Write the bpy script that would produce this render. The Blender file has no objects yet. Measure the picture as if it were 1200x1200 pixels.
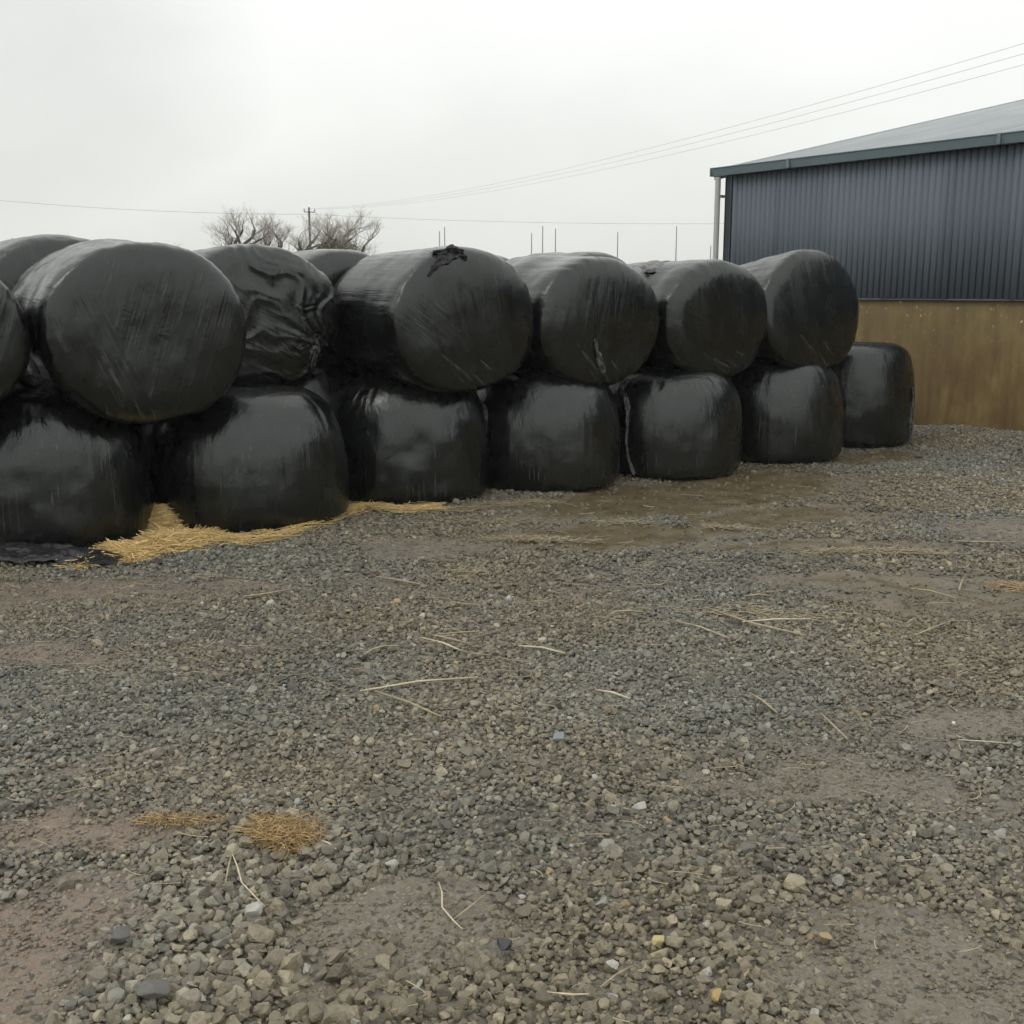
import bpy, bmesh, math, random
import numpy as np
from mathutils import Vector, Matrix, Euler
np.seterr(all='ignore'); rng = np.random.default_rng(7); random.seed(7)
scene = bpy.context.scene
C = scene.collection
R = math.radians

# ------------------------------------------------------------------ camera
F_PX = 1323.0; CAM_H = 1.65; PITCH = math.atan(260/F_PX)
cam_d = bpy.data.cameras.new('camera'); cam = bpy.data.objects.new('camera', cam_d); C.objects.link(cam)
cam.location = (0, 0, CAM_H); cam.rotation_euler = (math.pi/2-PITCH, 0, 0)
cam_d.sensor_width = 36; cam_d.lens = 36*F_PX/1200; cam_d.clip_end = 3000; cam_d.clip_start = 0.05
scene.camera = cam

def at(px, py, z=0.0):
    """ground position (height z) seen at a point of the photograph"""
    dx = (px-600)/F_PX; dy = -(py-600)/F_PX
    d = (dx, math.cos(PITCH)+dy*math.sin(PITCH), -math.sin(PITCH)+dy*math.cos(PITCH))
    t = (z-CAM_H)/d[2]
    return (d[0]*t, d[1]*t)
def atd(px, py, depth):
    """point at a forward distance `depth` seen at a point of the photograph"""
    dx = (px-600)/F_PX; dy = -(py-600)/F_PX
    d = (dx, math.cos(PITCH)+dy*math.sin(PITCH), -math.sin(PITCH)+dy*math.cos(PITCH))
    t = depth/d[1]
    return (d[0]*t, depth, CAM_H+d[2]*t)

# ------------------------------------------------------------------ noise
def _h(ix, iy, iz, seed):
    n = (ix.astype(np.int64)*374761393 + iy.astype(np.int64)*668265263 + iz.astype(np.int64)*2147483647 + seed*974711) & 0xffffffff
    n = ((n ^ (n >> 13))*1274126177) & 0xffffffff
    n = ((n ^ (n >> 15))*2246822519) & 0xffffffff
    n = n ^ (n >> 16)
    return (n & 0xffffff)/float(0xffffff)*2-1
def noise(x, y, z=0.0, seed=0):
    x, y, z = np.broadcast_arrays(np.asarray(x, float), np.asarray(y, float), np.asarray(z, float))
    ix, iy, iz = np.floor(x), np.floor(y), np.floor(z)
    fx, fy, fz = x-ix, y-iy, z-iz
    u, v, w = [t*t*t*(t*(t*6-15)+10) for t in (fx, fy, fz)]
    r = 0
    for a in (0, 1):
        for b in (0, 1):
            for c in (0, 1):
                r = r + _h(ix+a, iy+b, iz+c, seed)*(u if a else 1-u)*(v if b else 1-v)*(w if c else 1-w)
    return r
def fbm(x, y, z=0.0, seed=0, o=3):
    r = 0; a = 1; s = 1; t = 0
    for i in range(o):
        r = r + a*noise(x*s+i*7.3, y*s+i*3.1, z*s, seed+i*11); t += a; a *= .5; s *= 2.03
    return r/t
def ridge(n): return 1-np.abs(n)*2
def sstep(a, b, x):
    t = np.clip((x-a)/(b-a), 0, 1); return t*t*(3-2*t)

# ------------------------------------------------------------------ object helpers
def link(name, me, mat=None, parent=None, smooth=False):
    o = bpy.data.objects.new(name, me); C.objects.link(o)
    if mat: me.materials.append(mat)
    if parent: o.parent = parent
    if smooth: me.polygons.foreach_set('use_smooth', [True]*len(me.polygons))
    return o
def tag(o, label=None, cat=None, group=None, kind=None):
    if label: o['label'] = label
    if cat: o['category'] = cat
    if group: o['group'] = group
    if kind: o['kind'] = kind
    return o
def mesh(name, vs, fs):
    me = bpy.data.meshes.new(name)
    me.from_pydata([tuple(v) for v in vs], [], [tuple(f) for f in fs]); me.update(); return me
def grid_mesh(name, P, wrap_u=False):
    """P: (rows, cols, 3) array; quads; wrap_u closes the columns"""
    r, c = P.shape[:2]
    idx = np.arange(r*c).reshape(r, c)
    if wrap_u: idx = np.concatenate([idx, idx[:, :1]], 1)
    q = np.stack([idx[:-1, :-1], idx[:-1, 1:], idx[1:, 1:], idx[1:, :-1]], -1).reshape(-1, 4)
    me = bpy.data.meshes.new(name)
    me.vertices.add(r*c); me.vertices.foreach_set('co', P.reshape(-1).astype(np.float32))
    me.loops.add(q.size); me.loops.foreach_set('vertex_index', q.reshape(-1).astype(np.int32))
    me.polygons.add(len(q)); me.polygons.foreach_set('loop_start', (np.arange(len(q))*4).astype(np.int32))
    me.polygons.foreach_set('loop_total', np.full(len(q), 4, np.int32))
    me.update(calc_edges=True); me.validate(); return me
class MB:
    def __init__(s): s.v = []; s.f = []
    def add(s, vs, fs):
        b = len(s.v); s.v += [tuple(v) for v in vs]; s.f += [tuple(i+b for i in f) for f in fs]
    def box(s, cx, cy, cz, sx, sy, sz, rz=0, M=None):
        vs = []
        for k in (-1, 1):
            for j in (-1, 1):
                for i in (-1, 1):
                    x, y = i*sx/2, j*sy/2
                    vs.append((cx+x*math.cos(rz)-y*math.sin(rz), cy+x*math.sin(rz)+y*math.cos(rz), cz+k*sz/2))
        s.add(vs, [(0,2,3,1),(4,5,7,6),(0,1,5,4),(2,6,7,3),(0,4,6,2),(1,3,7,5)])
    def tube(s, pts, rad, n=6, cap=True):
        pts = [Vector(p) for p in pts]; rr = rad if isinstance(rad, (list, tuple)) else [rad]*len(pts)
        vs = []; fs = []
        prev = None
        for i, p in enumerate(pts):
            t = (pts[min(i+1, len(pts)-1)]-pts[max(i-1, 0)])
            t = t.normalized() if t.length > 1e-9 else Vector((0, 0, 1))
            if prev is None:
                a = t.orthogonal().normalized()
            else:
                a = (prev-t*prev.dot(t)); a = a.normalized() if a.length > 1e-6 else t.orthogonal().normalized()
            prev = a; b = t.cross(a)
            for k in range(n):
                g = 2*math.pi*k/n
                vs.append(p+(a*math.cos(g)+b*math.sin(g))*rr[i])
        for i in range(len(pts)-1):
            for k in range(n):
                fs.append((i*n+k, i*n+(k+1) % n, (i+1)*n+(k+1) % n, (i+1)*n+k))
        if cap:
            fs.append(tuple(range(n-1, -1, -1))); fs.append(tuple((len(pts)-1)*n+k for k in range(n)))
        s.add(vs, fs)
    def build(s, name, mat, parent=None, smooth=False):
        return link(name, mesh(name, s.v, s.f), mat, parent, smooth)

# ------------------------------------------------------------------ material helpers
class NT:
    def __init__(s, name):
        s.m = bpy.data.materials.new(name); s.m.use_nodes = True; s.t = s.m.node_tree
        s.b = s.t.nodes['Principled BSDF']
    def n(s, typ, **kw):
        nd = s.t.nodes.new(typ)
        for k, v in kw.items():
            if k.startswith('i_'):
                key = k[2:]; key = int(key) if key.isdigit() else key.replace('_', ' ')
                nd.inputs[key].default_value = v
            else: setattr(nd, k, v)
        return nd
    def l(s, a, b): s.t.links.new(a, b)
    def noise(s, vec, scale, detail=3, rough=.55, out='Fac'):
        nd = s.n('ShaderNodeTexNoise'); nd.inputs['Scale'].default_value = scale
        nd.inputs['Detail'].default_value = detail; nd.inputs['Roughness'].default_value = rough
        if vec is not None: s.l(vec, nd.inputs['Vector'])
        return nd.outputs[out]
    def mapping(s, vec, scale=(1, 1, 1), rot=(0, 0, 0)):
        nd = s.n('ShaderNodeMapping'); nd.inputs['Scale'].default_value = scale; nd.inputs['Rotation'].default_value = rot
        s.l(vec, nd.inputs['Vector']); return nd.outputs[0]
    def ramp(s, fac, stops):
        nd = s.n('ShaderNodeValToRGB'); e = nd.color_ramp.elements
        while len(e) < len(stops): e.new(.5)
        for i, (p, c) in enumerate(stops):
            e[i].position = p; e[i].color = (c, c, c, 1) if not isinstance(c, (tuple, list)) else (*c, 1)
        s.l(fac, nd.inputs['Fac']); return nd.outputs['Color']
    def mix(s, fac, a, b, typ='MIX'):
        nd = s.n('ShaderNodeMix', data_type='RGBA', blend_type=typ)
        for sock, v in ((nd.inputs[0], fac), (nd.inputs[6], a), (nd.inputs[7], b)):
            if hasattr(v, 'is_output'): s.l(v, sock)
            elif sock.type == 'VALUE': sock.default_value = v
            else: sock.default_value = (v, v, v, 1) if isinstance(v, (int, float)) else (*v, 1)
        return nd.outputs[2]
    def math(s, op, a, b=None, c=None, clamp=False):
        nd = s.n('ShaderNodeMath', operation=op); nd.use_clamp = clamp
        for i, v in enumerate((a, b, c)):
            if v is None: continue
            if hasattr(v, 'is_output'): s.l(v, nd.inputs[i])
            else: nd.inputs[i].default_value = v
        return nd.outputs[0]
    def bump(s, h, strength=.5, dist=.01, prev=None):
        nd = s.n('ShaderNodeBump'); nd.inputs['Strength'].default_value = strength; nd.inputs['Distance'].default_value = dist
        s.l(h, nd.inputs['Height'])
        if prev is not None: s.l(prev, nd.inputs['Normal'])
        return nd.outputs[0]
    def set(s, **kw):
        for k, v in kw.items():
            sock = s.b.inputs[k.replace('_', ' ')]
            if hasattr(v, 'is_output'): s.l(v, sock)
            else: sock.default_value = (*v, 1) if isinstance(v, tuple) and len(v) == 3 else v
        return s.m
def simple(name, col, rough=.6, metal=0, var=.25, scale=8, bump=0):
    t = NT(name); tc = t.n('ShaderNodeTexCoord').outputs['Object']
    n = t.noise(tc, scale, 4)
    c = t.mix(n, tuple(x*(1-var) for x in col), tuple(min(1, x*(1+var)) for x in col))
    t.set(Base_Color=c, Roughness=rough, Metallic=metal)
    if bump: t.set(Normal=t.bump(t.noise(tc, scale*6, 4), bump, .005))
    return t.m

# ---- black stretch film
def film_material(name, tint=1.0, dustk=1.0):
    t = NT(name)
    tc = t.n('ShaderNodeTexCoord').outputs['Object']
    oi = t.n('ShaderNodeObjectInfo').outputs['Random']
    w = t.n('ShaderNodeAttribute', attribute_name='endw').outputs['Fac']       # 1 on the flat ends, 0 on the round side
    side = t.mapping(tc, (.7, 58, 58))
    ang = t.math('MULTIPLY', t.math('SUBTRACT', oi, .5), .8)
    vr = t.n('ShaderNodeVectorRotate', rotation_type='X_AXIS'); t.l(tc, vr.inputs['Vector']); t.l(ang, vr.inputs['Angle'])
    end1 = t.mapping(vr.outputs[0], (6, 60, 2.2))
    vr2 = t.n('ShaderNodeVectorRotate', rotation_type='X_AXIS'); t.l(tc, vr2.inputs['Vector']); t.l(t.math('ADD', ang, .75), vr2.inputs['Angle'])
    end2 = t.mapping(vr2.outputs[0], (6, 38, 1.4))
    sp2 = t.n('ShaderNodeSeparateXYZ'); t.l(vr2.outputs[0], sp2.inputs[0])          # film bands end in straight edges
    patch = t.math('GREATER_THAN', t.math('ADD', sp2.outputs[1], t.math('MULTIPLY', oi, .3)), .22)
    def vmix(f_, a_, b_):
        nd = t.n('ShaderNodeMix', data_type='VECTOR'); t.l(f_, nd.inputs[0]); t.l(a_, nd.inputs[4]); t.l(b_, nd.inputs[5]); return nd.outputs[1]
    wsel = t.math('GREATER_THAN', w, .5)
    streak = t.noise(vmix(wsel, side, vmix(patch, end1, end2)), 1, 3, .6)      # fine film lines
    wide = t.noise(vmix(wsel, t.mapping(tc, (.7, 9, 9)), t.mapping(vr.outputs[0], (2, 11, .8))), 1, 1)
    # dust and water marks
    dust = t.noise(tc, 5, 3, .6)
    dust2 = t.math('MULTIPLY', t.ramp(dust, [(.42, 0.), (.72, 1.)]), t.ramp(streak, [(.35, .3), (.7, 1.)]))
    lines = t.ramp(streak, [(.61, 0.), (.68, 1.)])
    lines = t.math('MULTIPLY', lines, t.ramp(t.noise(tc, 3.4, 3), [(.46, 0.), (.62, 1.)]))
    col = t.mix(t.math('MULTIPLY', dust2, .75*dustk), (.0038*tint, .0047*tint, .0043*tint), (.0110*tint, .0128*tint, .0115*tint))
    col = t.mix(t.math('MULTIPLY', lines, .7), col, (.085, .088, .083))
    rough = t.ramp(dust, [(.3, .19), (.7, .32)])
    rough = t.math('ADD', rough, t.math('MULTIPLY', t.math('SUBTRACT', wide, .5), .18))
    hb = t.math('ADD', t.math('MULTIPLY', streak, .0034), t.math('ADD', t.math('MULTIPLY', wide, .005), t.math('MULTIPLY', t.noise(tc, 13, 2, .6), .0018)))
    b = t.bump(hb, 1.0, 1.0)
    t.set(Base_Color=col, Roughness=rough, Normal=b)
    t.b.inputs['IOR'].default_value = 1.62; t.b.inputs['Specular Tint'].default_value = (.95, 1.0, .975, 1)
    return t.m
M_FILM = film_material('black_bale_film')
t = NT('loose_black_film'); tc = t.n('ShaderNodeTexCoord').outputs['Object']
t.set(Base_Color=(.012, .0125, .013), Roughness=t.ramp(t.noise(tc, 12, 4), [(.3, .22), (.7, .45)]), Normal=t.bump(t.noise(tc, 22, 5, .65), .7, .02)); M_LOOSE = t.m
t = NT('scuffed_loose_film'); tc = t.n('ShaderNodeTexCoord').outputs['Object']
t.set(Base_Color=t.ramp(t.noise(tc, 25, 4), [(.40, (.03, .03, .03)), (.60, (.15, .15, .147))]), Roughness=.45, Normal=t.bump(t.noise(tc, 40, 4), .6, .01)); M_SCUFF = t.m

# ------------------------------------------------------------------ layout of the stack
AZ = R(54.9)
RD = np.array([math.sin(AZ), math.cos(AZ)])        # along the row
AX = np.array([-RD[1], RD[0]])                     # along the lying bales' axis, pointing away
O = np.array([0.28685, 9.89076])
ROT_LIE = math.atan2(AX[1], AX[0])
def uv(u, v): return O+RD*u+AX*v

def bale_mesh(name, A, Rh, Rz_up, Rz_dn, n=4.0, m=4.0, seed=0, res=(170, 260), end_exp=None, end_m=None, knot=None, lump=1.0, cone=0.0, dome=0.0, barrel=0.0, k=2.1):
    """axis = local x (negative x is the end towards the yard); Rh horizontal, Rz vertical radii"""
    nr, nc = res
    # profile sampled evenly along its length (a little denser round the shoulders)
    def half(n_, m_):
        r1 = np.linspace(.012, .9, 400); x1 = (1-r1**m_)**(1/n_)
        x2 = np.linspace(x1[-1], 0, 400)[1:]; r2 = (1-x2**n_)**(1/m_)
        return np.concatenate([x1, x2]), np.concatenate([r1, r2])
    xa, ra = half(n if end_exp is None else end_exp, m if end_m is None else end_m)
    xb, rb = half(n, m)
    px_ = np.concatenate([xa, -xb[::-1][1:]])*A; pr_ = np.concatenate([ra, rb[::-1][1:]])
    seg = np.hypot(np.diff(px_), np.diff(pr_)*Rh)
    bend = np.exp(-((np.abs(px_[:-1])/A-.88)/.10)**2)*np.exp(-((pr_[:-1]-.93)/.10)**2)
    cum = np.concatenate([[0], np.cumsum(seg*(1+1.6*bend))]); q_ = np.linspace(0, cum[-1], nr+1)
    X = np.interp(q_, cum, px_); Rr = np.interp(q_, cum, pr_)
    th = np.linspace(0, 2*math.pi, nc, endpoint=False)
    ct, st = np.cos(th)[None, :], np.sin(th)[None, :]
    x = X[:, None]+0*ct; rr = Rr[:, None]*(1-cone*X[:, None]/A)*(1-barrel*(X[:, None]/A+.42)**2)
    den = (np.abs(ct)**k+np.abs(st)**k)**(-1/k)
    x = x - dome*np.sign(x)*(Rr[:, None]**2-.8)*(np.abs(x)/A)**3
    y = rr*Rh*ct*den; z = rr*st*den*np.where(st > 0, Rz_up, Rz_dn)
    P = np.stack([x, y, z], -1)
    def normals(P):
        du = np.gradient(P, axis=0); dv = (np.roll(P, -1, 1)-np.roll(P, 1, 1))/2
        N = np.cross(du, dv); L = np.linalg.norm(N, axis=-1, keepdims=True); N = N/np.maximum(L, 1e-12)
        s = np.sign((N*P).sum(-1, keepdims=True)); return N*s
    N = normals(P)
    w = sstep(.45, .85, np.abs(N[..., 0]))
    s = seed*13.7
    d = .026*lump*fbm(x*1.5+s, y*1.5, z*1.5, seed, 2)*(1-.4*w) + .011*lump*fbm(x*4.5+s, y*4.5, z*4.5, seed+3, 2)*(1-.65*w)
    # film lines running along the axis on the side
    side = .0030*ridge(fbm(x*1.0+s, y*15, z*15, seed+5, 2)) + .0045*noise(x*.7+s, y*6, z*6, seed+8)
    a = ((seed*1.37) % .8)-.4
    e1 = y*math.cos(a)+z*math.sin(a); e2 = -y*math.sin(a)+z*math.cos(a)
    end = .0022*ridge(fbm(e1*18+s, e2*1.2, 0*x, seed+9, 2)) + .005*noise(e1*4, e2*.9+s, x*2, seed+12)
    d = d + side*(1-w)+end*w
    # creases on the shoulder, short and radial
    sh = np.exp(-((np.abs(N[..., 0])-.6)/.22)**2)
    tt = np.arctan2(z, y)
    d = d + sh*.006*ridge(noise(np.cos(tt)*9+s, np.sin(tt)*9, x*2, seed+20))*sstep(-.1, .5, noise(np.cos(tt)*2, np.sin(tt)*2+s, 0*x, seed+21))
    if knot is not None:
        ky, kz, amp = knot
        dy, dz = y-ky, z-kz; dist = np.hypot(dy, dz); an = np.arctan2(dz, dy)
        warp = .35*noise(y*4, z*4, x*3, seed+31)
        f = ridge(noise(np.cos(an+warp)*5.5+3, np.sin(an+warp)*5.5, dist*.8, seed+30))
        f2 = ridge(noise(np.cos(an-warp)*12+3, np.sin(an-warp)*12, dist*1.5, seed+33))
        front = sstep(.05, -.35, x/A*1.0)
        d = d + 1.3*amp*(f+.22*f2)*np.exp(-dist/.75)*sstep(.02, .22, dist)*front
        d = d - .05*np.exp(-(dist/.16)**2)*front
    P = P + N*d[..., None]
    me = grid_mesh(name, P, True)
    # close the poles
    bm = bmesh.new(); bm.from_mesh(me)
    bm.verts.ensure_lookup_table()
    tot = P.shape[0]*nc
    for i0 in (0, tot-nc):
        ring = [bm.verts[i0+i] for i in range(nc)]
        try: bm.faces.new(ring)
        except ValueError: pass
    bmesh.ops.recalc_face_normals(bm, faces=bm.faces)
    bm.to_mesh(me); bm.free()
    at_ = me.attributes.new('endw', 'FLOAT', 'POINT'); at_.data.foreach_set('value', w.reshape(-1).astype(np.float32))
    me.polygons.foreach_set('use_smooth', [True]*len(me.polygons))
    return me, P

def put_bale(name, me, loc, rot, label, group):
    o = link(name, me, M_FILM); o.location = loc; o.rotation_euler = rot
    tag(o, label, 'bale', group); return o

G_LOW = 'black wrapped bales standing in the lower tier'
G_UP = 'black wrapped bales lying on the upper tier'
bale_foot = []
# ---- lower tier, front row: standing on their ends
LOW = [ # x, y, height, radius, seed, label
 (-3.182, 7.637, .99, .685, 1, 'leftmost bale of the lower tier, wide and nearly black, with crumpled plastic at its foot'),
 (-1.915, 8.259, .965, .685, 2, 'second bale of the lower tier, streaked with pale vertical lines, behind the golden straw heap'),
 (-.870, 9.273, .985, .675, 3, 'third bale of the lower tier, dented, with uneven grey sheen on its front'),
 (.274, 9.842, 1.01, .665, 4, 'fourth bale of the lower tier, smooth and shiny on top beside the hanging film strip'),
 (1.470, 10.489, .975, .665, 5, 'fifth bale of the lower tier with a loose film strip down its left edge'),
 (2.639, 11.336, 1.02, .66, 6, 'sixth bale of the lower tier, last but one before the concrete wall'),
 (3.73, 12.46, 1.10, .66, 7, 'tall squarish last bale of the lower tier, nearest the brown concrete wall'),
]
low_objs = []
for i, (x, y, h, r, sd, lb) in enumerate(LOW):
    me, P = bale_mesh('wrapped_bale', h/2, r, r, r, n=14, m=10, seed=sd, end_exp=2.6 if i < 6 else 5.0, end_m=5.6 if i < 6 else 7, lump=.65 if i != 2 else 1.2, cone=.010, barrel=.072 if i < 6 else .045, k=2.05)
    o = put_bale('wrapped_bale', me, (x, y, h/2-.012), (0, -math.pi/2, 0), lb, G_LOW)
    o.rotation_euler = (Euler((0, 0, random.uniform(0, 6.28))).to_matrix() @ Euler((0, -math.pi/2, 0)).to_matrix()).to_euler()
    low_objs.append(o); bale_foot.append((x, y, r))
# ---- lower tier, second row
BACK_LOW = [
 (-1.98, .92, 1.08, 11, 'standing bale in the second row, just visible beneath the crumpled upper bale'),
 (-3.1, 1.30, .98, 12, 'standing bale in the second row, wedged in shadow behind the streaked second bale'),
 (-.35, 1.15, .96, 13, 'standing bale of the second row, in the gap behind the third and fourth lower bales'),
 (1.0, 1.12, .96, 14, 'standing bale of the second row, in the gap behind the fourth and fifth lower bales'),
 (2.4, 1.12, .97, 15, 'standing bale of the second row, in the gap behind the fifth and sixth lower bales'),
 (4.35, 1.30, 1.10, 16, 'bale behind the tall last lower bale, only its dark top edge in view'),
 (-4.55, 1.05, .97, 17, 'standing bale of the second row, in the dark gap above the leftmost lower bale'),
 (-3.75, 2.45, .99, 18, 'lower bale of the third row, deep in the shadow behind the scratched bale'),
 (-5.1, 2.5, 1.0, 20, 'lower bale of the third row, deep in the gap beside the leftmost upper bale'),
 (-5.9, 1.2, .97, 19, 'lower bale of the second row, outside the left edge of the picture'),
]
blo = []
for (u, v, h, sd, lb) in BACK_LOW:
    p = uv(u, v)
    me, P = bale_mesh('wrapped_bale', h/2, .665, .665, .665, n=5.5, m=4.5, seed=sd, res=(90, 160), end_exp=4.2 if sd == 16 else 3.2)
    o = put_bale('wrapped_bale', me, (p[0], p[1], h/2-.012), (0, 0, 0), lb, G_LOW)
    o.rotation_euler = (Euler((0, 0, random.uniform(0, 6.28))).to_matrix() @ Euler((0, -math.pi/2, 0)).to_matrix()).to_euler()
    blo.append(o); bale_foot.append((p[0], p[1], .66))
# ---- upper tier, front row: lying, ends to the yard
UP = [ # u, v, zc, Rh, Rup, Rdn, A, pitch, yaw, seed, knot, label
 (-4.96, -.02, 1.37, .665, .53, .53, .60, 0, 0, 21, None, 'upper bale cut by the left edge of the picture, just its right side showing'),
 (-3.60, -.08, 1.39, .680, .585, .60, .60, 0, -2, 22, None, 'biggest upper bale on the left, broad round end with slanting fine pale scratches'),
 (-2.56, .70, 1.45, .680, .53, .535, .60, 0, 2, 23, (-.60, -.36, .024), 'upper bale set back with crumpled wrinkled film gathered into a knot at lower right'),
 (-1.16, .0, 1.41, .675, .56, .56, .60, 0, 0, 24, None, 'upper bale in the middle with a torn black flap of film on its top edge'),
 (.19, .0, 1.385, .670, .55, .55, .60, 0, 0, 25, None, 'upper bale right of the middle with a short film tail under its end'),
 (1.56, .0, 1.37, .665, .55, .55, .60, 0, 0, 26, None, 'upper bale with a ragged grey patch on its top, second from the right'),
 (2.81, .0, 1.395, .655, .555, .56, .60, 6.0, 0, 27, None, 'rightmost upper bale, tilted up at the front, in front of the blue grey cladding'),
]
up_objs = []
for (u, v, zc, rh, ru, rdn, A, pitch, yaw, sd, knot, lb) in UP:
    p = uv(u, v)
    me, P = bale_mesh('wrapped_bale', A, rh, ru, rdn, n=15.0 if sd == 27 else 10.0, m=13.0 if sd == 27 else 9.0, dome=.045, k=2.1, seed=sd, knot=knot, cone=0.0 if sd != 27 else .07,
                      res=(170, 300) if sd == 23 else (150, 260), lump=1.35 if sd == 22 else 1.0)
    o = put_bale('wrapped_bale', me, (p[0], p[1], zc), (0, R(pitch), ROT_LIE+R(yaw)), lb, G_UP)
    up_objs.append(o)
# ---- upper tier, rows behind
BACK_UP = [
 (-3.78, 1.30, 1.485, .66, .57, 31, 'tall upper bale of the second row, rising behind the big scratched bale at left'),
 (-5.12, 1.32, 1.49, .66, .56, 32, 'farthest left upper bale, a low dark hump in the second row'),
 (-1.50, 1.32, 1.42, .66, .56, 34, 'upper bale of the second row showing its smooth grey top beside the torn flap bale'),
 (-2.90, 2.05, 1.44, .66, .56, 33, 'upper bale behind the crumpled one, only a dark curved top in view'),
 (-.06, 1.34, 1.445, .66, .555, 35, 'upper bale of the second row, a dark sliver just right of the torn flap bale'),
 (1.64, 1.80, 1.475, .66, .56, 36, 'upper bale of the second row, a pale hump above the bale right of the middle'),
 (2.45, 1.30, 1.385, .66, .55, 37, 'upper bale of the second row, hidden low behind the rightmost upper bale'),
 (-3.55, 2.6, 1.44, .66, .56, 38, 'small dark bale top in the gap right of the big scratched bale'),
]
for (u, v, zc, rh, rv, sd, lb) in BACK_UP:
    p = uv(u, v)
    me, P = bale_mesh('wrapped_bale', .6, rh, rv, rv, n=9.0, m=8.0, dome=.045, seed=sd, res=(90, 160))
    put_bale('wrapped_bale', me, (p[0], p[1], zc), (0, 0, ROT_LIE), lb, G_UP)

# ---- loose film: a crumpled ribbon along a path (world coordinates), parented to its bale
def ribbon(name, pts, widths, seed, parent, mat=M_LOOSE, amp=.012, up=(0, 0, 1), thick=.003, nu=9):
    pts = [Vector(p) for p in pts]; rows = []
    n = len(pts); N = (n-1)*8+1
    for i in range(N):
        t = i/(N-1)*(n-1); k = min(int(t), n-2); f = t-k
        p0 = pts[max(k-1, 0)]; p1 = pts[k]; p2 = pts[k+1]; p3 = pts[min(k+2, n-1)]
        p = .5*((2*p1)+(-p0+p2)*f+(2*p0-5*p1+4*p2-p3)*f*f+(-p0+3*p1-3*p2+p3)*f**3)
        tg = (p2-p1).normalized(); sd = tg.cross(Vector(up)).normalized(); nm = sd.cross(tg).normalized()
        w = widths[k]*(1-f)+widths[k+1]*f
        w *= 1+.35*float(noise(i*.45, seed*3.3, 0, seed))
        row = []
        for j in range(nu):
            a = j/(nu-1)-.5
            q = p+sd*(a*w)+nm*(amp*float(fbm(i*.35+seed, a*6, seed, seed, 3))*1.6)+tg*(.03*float(noise(a*5, i*.3, seed, seed+1)))
            row.append(q)
        rows.append(row)
    P = np.array([[tuple(q) for q in r] for r in rows])
    me = grid_mesh(name, P)
    o = link(name, me, mat, None, True)
    md = o.modifiers.new('thickness', 'SOLIDIFY'); md.thickness = thick; md.offset = 0
    bpy.context.view_layer.update()
    o.parent = parent; o.matrix_parent_inverse = parent.matrix_world.inverted()
    return o
bpy.context.view_layer.update()
def surf(o, px, py, lift=0.004, depth=None):
    """first point of object o on the line of sight through a photo position"""
    dx = (px-600)/F_PX; dy = -(py-600)/F_PX
    d = Vector((dx, math.cos(PITCH)+dy*math.sin(PITCH), -math.sin(PITCH)+dy*math.cos(PITCH)))
    mi = o.matrix_world.inverted()
    ok, loc, nrm, _ = o.ray_cast(mi @ Vector((0, 0, CAM_H)), (mi.to_3x3() @ d).normalized())
    if not ok: return None
    nw = (mi.transposed().to_3x3() @ nrm).normalized()
    return o.matrix_world @ loc + nw*lift
def surf_path(o, pix, lift=.006):
    out = []
    for (a, b) in pix:
        p = surf(o, a, b, lift)
        if p is not None: out.append(p)
    return out
def flap(o, pix, widths, seed, name='torn_flap', mat=M_LOOSE, amp=.02, up=(.3, -1, .2), extra=()):
    p = surf_path(o, pix, .012)
    p += [Vector(e) for e in extra]
    if len(p) >= 2:
        w = widths[:len(p)] if len(widths) >= len(p) else widths+[widths[-1]]*(len(p)-len(widths))
        return ribbon(name, p, w, seed, o, mat, amp, up)
u3, u4, u5, u2, u6 = up_objs[3], up_objs[4], up_objs[5], up_objs[2], up_objs[6]
flap(u3, [(503, 322), (510, 312), (519, 304), (527, 298), (534, 294)], [.02, .05, .09, .11, .07], 3)
flap(u3, [(508, 297), (518, 296), (528, 295), (538, 297), (545, 303)], [.02, .035, .05, .07, .03], 4, amp=.03)
flap(u5, [(772, 304), (770, 308), (767, 313), (764, 320)], [.30, .30, .18, .05], 5, name='torn_patch', mat=M_SCUFF, amp=.010, up=(-.1, -.3, 1))
flap(u4, [(697, 398), (699, 410), (702, 422), (705, 432), (707, 438)], [.015, .03, .05, .05, .02], 6, name='film_tail', mat=M_SCUFF)
# knot of gathered film on the crumpled bale
for k, pix in enumerate([[(352, 398), (362, 402), (370, 412), (376, 424)], [(366, 396), (368, 406), (366, 418), (362, 428)],
                         [(372, 396), (377, 404), (381, 415), (386, 426)], [(345, 408), (356, 404), (366, 400), (374, 396)]]):
    flap(u2, pix, [.05, .07, .08, .05], 10+k, name='gathered_film', mat=M_LOOSE if k != 1 else M_SCUFF, amp=.035)
flap(low_objs[4], [(729, 450), (734, 466), (737, 480), (736, 500), (735, 520), (738, 540), (745, 556)], [.03, .045, .06, .02, .018, .02, .03], 20, name='film_tail', mat=M_SCUFF, amp=.015)
flap(low_objs[3], [(566, 470), (570, 482), (571, 496), (569, 512)], [.02, .03, .02, .012], 21, name='film_tail', mat=M_SCUFF, amp=.012)
flap(low_objs[6], [(1069, 455), (1068, 475), (1066, 495), (1064, 515)], [.02, .03, .05, .06], 22, name='film_tail', mat=M_SCUFF, amp=.02)

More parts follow.
